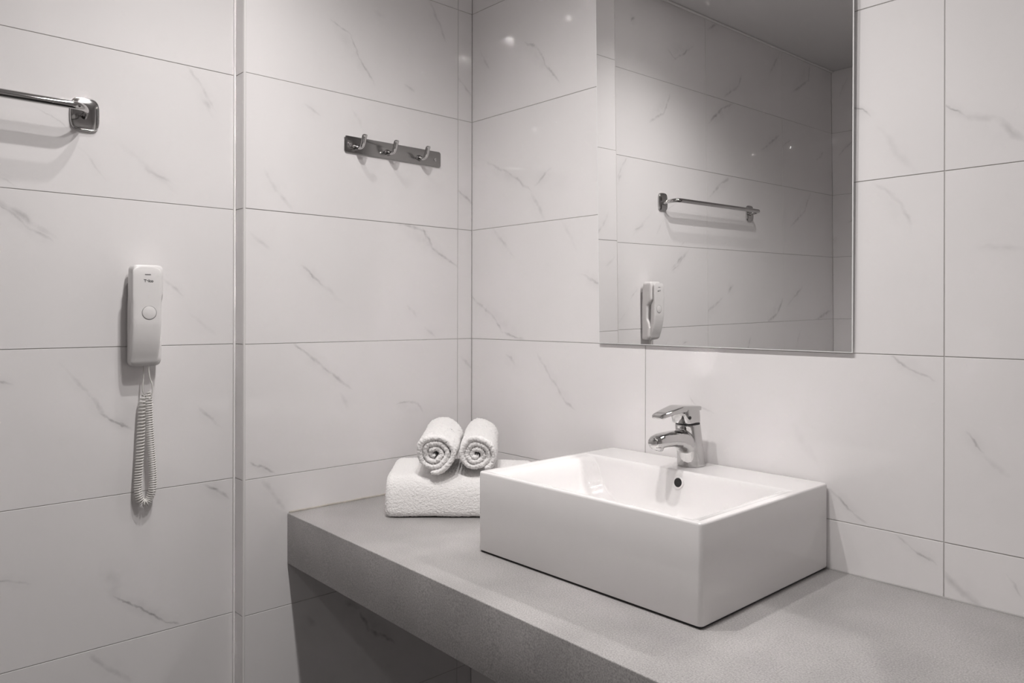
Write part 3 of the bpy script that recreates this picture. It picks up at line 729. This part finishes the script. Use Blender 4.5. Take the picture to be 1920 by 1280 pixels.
# ------------------------------------------------------------------ telephone
def telephone():
    yc = -0.8520; zb = 1.1645
    t = empty('wall_telephone', (XP, yc, zb), 'white slim handset telephone with a coiled cord hung on the left wall', 'telephone')
    X = lambda x: x-XP
    # cradle: sections up the height; front line steps back for the finger gap
    fr = [(1.1610, -.0120), (1.175, -.0065), (1.205, -.0035), (1.222, -.0060), (1.236, -.0135), (1.283, -.0120), (1.296, .0010), (1.304, .0060), (1.350, .0066), (1.3658, .0050)]
    rings = []
    zs = [1.1610, 1.1613, 1.1625, 1.1645, 1.169] + [1.175+0.0045*k for k in range(41)] + [1.3595, 1.3630, 1.3648, 1.3658]
    for z in zs:
        xf = X(interp(fr, z)); xb = X(interp([(1.1645, -.0380), (1.33, -.0350), (1.3652, -.0290)], z))
        e = min(z-1.1610, 1.3658-z); rr = 0.009
        ins = rr - math.sqrt(max(0, rr*rr-(rr-min(e, rr))**2)) if e < rr else 0
        a = 0.0297-ins*1.0; dep = (xf-xb)/2 - ins*0.25
        rings.append([Vector(((xf+xb)/2 + p, 0.0032+q, z-zb)) for p, q in superellipse(dep, a, 7.0, 48)])
    link_obj('cradle', loft('cradle', rings), plastic, t, angle=45)
    link_obj('mounting_plate', box_mesh('mounting_plate', 0.0005, 0.010, -.024, .024, .012, .165, .001), groove, t)
    # handset
    hf = [(1.1622, -.0085), (1.167, -.0040), (1.178, .0000), (1.190, .0045), (1.205, .0090), (1.222, .0128), (1.240, .0155), (1.252, .0165), (1.335, .0165), (1.350, .0158), (1.3598, .0140)]
    hb = [(1.1622, -.0110), (1.215, -.0045), (1.235, -.0045), (1.285, -.0020), (1.300, .0088), (1.3598, .0090)]
    zs = [1.1622, 1.1625, 1.1634, 1.1655, 1.169, 1.172] + [1.176+0.0044*k for k in range(41)] + [1.3550, 1.3575, 1.3590, 1.3597, 1.3599]
    rings = []
    for z in zs:
        xf = X(smooth_interp(hf, z)); xb = X(interp(hb, z)); e = min(z-1.1622, 1.3599-z); rr = 0.0105
        ins = rr - math.sqrt(max(0, rr*rr-(rr-min(e, rr))**2)) if e < rr else 0
        a = interp([(1.166, .0258), (1.20, .0272), (1.26, .0277), (1.36, .0272)], z) - ins; dep = max((xf-xb)/2, .002)
        rings.append([Vector(((xf+xb)/2 + p, -.0023+q, z-zb)) for p, q in superellipse(dep, a, 6.5, 56)])
    h = link_obj('handset', loft('handset', rings), plastic, t, angle=45)
    fx = X(.0165)
    rst = link_obj('rest', box_mesh('rest', X(.004), X(.0105), -.0215, .0180, 1.306-zb, 1.352-zb, .001), groove, t); rst['label'] = 'block between handset and cradle, greyed as the shade in the gap'  # solid block, coloured to read as the shaded gap behind the handset
    # call button: ring-shaped groove and a flat key
    def disc(name, prof, m, yz, seg=40):
        rr = [[Vector((fx+x, yz[0]+r*math.cos(2*math.pi*k/seg), yz[1]+r*math.sin(2*math.pi*k/seg))) for k in range(seg)] for r, x in prof]
        return link_obj(name, loft(name, rr, True, False), m, h, smooth=True)
    c = (-0.8509-yc, 1.2690-zb)
    disc('button_gap', [(.0142, -.0002), (.0141, .0002), (.0128, .0002)], groove, c)['label'] = 'grey ring-shaped gap round the key'
    disc('button', [(.0130, -.0002), (.0129, .0004), (.0124, .0006), (.0001, .0006)], plastic, c)
    sl = link_obj('earpiece_slot', box_mesh('earpiece_slot', fx-.0004, fx+.0002, -.8590-yc, -.8480-yc, 1.3452-zb, 1.3463-zb), ink, h)
    sl['label'] = 'short dark slot'
    # raised lettering
    cu = bpy.data.curves.new('lettering', 'FONT'); cu.body = 'Telco'; cu.size = 0.0076; cu.align_x = 'CENTER'; cu.offset = 0.00030; cu.space_character = 1.02
    to = bpy.data.objects.new('tmp_text', cu); COL.objects.link(to)
    dg = bpy.context.evaluated_depsgraph_get(); me = bpy.data.meshes.new_from_object(to.evaluated_get(dg))
    bpy.data.objects.remove(to, do_unlink=True)
    me.materials.clear()
    Mx = Matrix(((0, 0, 1, fx+.00015), (1, 0, 0, -0.8522-yc), (0, 1, 0, 1.3305-zb), (0, 0, 0, 1)))
    me.transform(Mx)
    link_obj('lettering', me, ink, h)['label'] = 'dark bold lettering reading Telco'
    # coiled cord
    cx = X(-.0262)
    U = [(-.8480, 1.102), (-.8515, 1.055), (-.8548, .985), (-.8580, .933), (-.8585, .905), (-.8535, .8845), (-.8455, .8790), (-.8375, .8850), (-.8322, .905), (-.8312, .933), (-.8345, .985), (-.8385, 1.050), (-.8400, 1.108)]
    path = catmull([Vector((cx+(0.0035 if i > 7 else -.001), y-yc, z-zb)) for i, (y, z) in enumerate(U)], 60)
    ln = [0]
    for a, b in zip(path[:-1], path[1:]): ln.append(ln[-1]+(b-a).length)
    tot = ln[-1]; pts = []; ph = 0.0; s = 0.0; i = 0; ds = 0.00042
    while s < tot:
        while i < len(ln)-2 and ln[i+1] < s: i += 1
        u = (s-ln[i])/(ln[i+1]-ln[i]); c_ = path[i].lerp(path[i+1], u)
        tg = (path[min(i+3, len(path)-1)]-path[max(i-3, 0)]).normalized()
        nx = Vector((1, 0, 0)); ny = tg.cross(nx).normalized(); nx = ny.cross(tg)
        fr_ = s/tot; pitch = interp([(0, .0074), (.25, .0062), (.42, .0048), (.75, .0045), (1, .0052)], fr_)
        rr = .0066*min(1, .3+s/.015, .3+(tot-s)/.015)
        pts.append(c_ + nx*(rr*math.cos(ph)) + ny*(rr*math.sin(ph)))
        ph += 2*math.pi*ds/pitch; s += ds
    lead0 = catmull([(X(-.024), -.8485-yc, 0.003), (X(-.024), -.8500-yc, -.030), (X(-.0245), -.8508-yc, -.052), pts[0]], 6)[:-1]
    lead1 = catmull([pts[-1], (X(-.017), -.8425-yc, 1.092-zb), (X(-.015), -.8365-yc, 1.099-zb), (X(-.014), -.8352-yc, 1.118-zb), (X(-.013), -.8415-yc, 1.140-zb), (X(-.012), -.8440-yc, 1.1665-zb)], 6)[1:]
    # a straight lead, the coil, a straight lead
    link_obj('cord', tube('cord', lead0+pts+lead1, 0.0014, 8), plastic_cord, t, smooth=True)
telephone()

# ------------------------------------------------------------------ towels
E_ANG = math.atan2(0.7369, 0.6760)
def towel_frame(lat, depth, z):
    p = Vector((1.63367, -1.34638, 0)) + _R*lat + _F*depth; return (p.x, p.y, z)
def fuzz(me, amp, sc):
    nv = [v.normal.copy() for v in me.vertices]
    for p, pn in zip(me.vertices, nv):
        d = noise.noise(p.co*sc)*amp*0.6 + noise.noise(p.co*sc*2.7+Vector((3, 1, 7)))*amp
        p.co += pn*(d + noise.noise(p.co*14)*amp*1.2)
def folded_towel():
    o = empty('folded_towel', towel_frame(-0.285, 1.700, CT+0.0012), 'large folded white towel lying on the counter under two rolled towels', 'towel', None, E_ANG)
    L = 0.336
    # profile in depth (y) and height (z); one rounded fold faces the front
    H = 0.094
    prof = [(0.008, 0.0015), (0.003, .005), (0.0005, .012), (0.0000, .025), (0.0008, .040), (0.003, .055), (0.008, .069), (0.016, .080), (0.027, .0870), (0.045, .0905), (0.075, .0915), (0.110, .0930), (0.150, .0955), (0.185, .0965), (0.203, .0905), (0.211, .072), (0.213, .05), (0.212, .025), (0.207, .008), (0.200, .0015)]
    pr = catmull([(0, a, b) for a, b in prof], 10)
    pr += [Vector((0, 0.200-0.192*k/90, .0015)) for k in range(1, 90)]
    rings = []; n = 200
    cy, cz = .106, .047
    for i in range(n+1):
        x = L*i/n; e = min(x, L-x); r = .016
        ins = r-math.sqrt(max(0, r*r-(r-min(e, r))**2)) if e < r else 0
        ring = []
        for p in pr:
            y = cy+(p.y-cy)*(1-ins/.106*1.0); z = cz+(p.z-cz)*(1-ins/.047*0.6)
            z = max(z, .0012)
            if z > .05: z += 0.0025*math.sin(x*11+1.0)*(z-.05)/.045
            ring.append(Vector((x, y, z)))
        rings.append(ring)
    me = loft('cloth', rings)
    fuzz(me, .0013, 330)
    link_obj('cloth', me, terry_m, o, smooth=True)
    return o
folded_towel()
def rolled_towel(lat, depth, zt, R0, L, sgn, ph0, label, seed):
    o = empty('rolled_towel', towel_frame(lat, depth, zt), label, 'towel', 'rolled hand towels', E_ANG)
    o.rotation_euler = (math.radians(2.6), 0, E_ANG)
    t = .0136; turns = 3.15
    r_out = R0 - t/2; pitch = (r_out-0.0035)/turns
    n_s = 330; ring_c = []
    na = 110
    # section of the sheet in (radial, axial): long rounded strip
    sec = []
    hr = t/2*0.93
    for k in range(7): a = math.pi*k/6 - math.pi/2; sec.append((-hr*math.sin(a)*1.0, -hr*math.cos(a)*0.9))          # front lip
    sec = [(hr*math.cos(math.pi*k/8), -hr*1.0*math.sin(math.pi*k/8)) for k in range(9)]                              # +r -> -r around the front
    sec = sec + [(-hr, L*(k+1)/na) for k in range(na-1)]
    sec = sec + [(-hr*math.cos(math.pi*k/8), L+hr*math.sin(math.pi*k/8)) for k in range(9)]
    sec = sec + [(hr, L-L*(k+1)/na) for k in range(na-1)]
    rings = []
    for i in range(n_s+1):
        u = i/n_s; th = ph0 + sgn*2*math.pi*turns*u**0.62; r = .0035+pitch*turns*(u**0.62)
        wob = 1+0.035*math.sin(3*th+seed)+.02*math.sin(5*th+seed*2)
        rr = r*wob
        en = min(i, n_s-i); sc = 1.0 if en > 5 else (0.25+0.75*math.sin(math.pi/2*en/5))
        ring = []
        lip = 0.002*math.sin(th*2+seed) + 0.0035*(1-u)
        for a, b in sec:
            q = rr+a*sc
            x, z = q*math.cos(th), q*math.sin(th)
            z = z if z > 0 else z*0.93
            bb = b + (lip if b < L*.5 else -lip)
            ring.append(Vector((x, bb, z+R0*0.965)))
        rings.append(ring)
    me = loft('cloth', rings)
    fuzz(me, .0023, 260)
    link_obj('cloth', me, terry_m, o, smooth=True)
rolled_towel(-0.1735, 1.708, 0.9055, 0.0510, 0.222, -1, math.radians(-46), 'white hand towel rolled up, the left one of the pair on the folded towel', 1.0)
rolled_towel(-0.0800, 1.720, 0.9050, 0.0475, 0.215, -1, math.radians(-6), 'white hand towel rolled up, the right one of the pair beside the basin', 2.4)
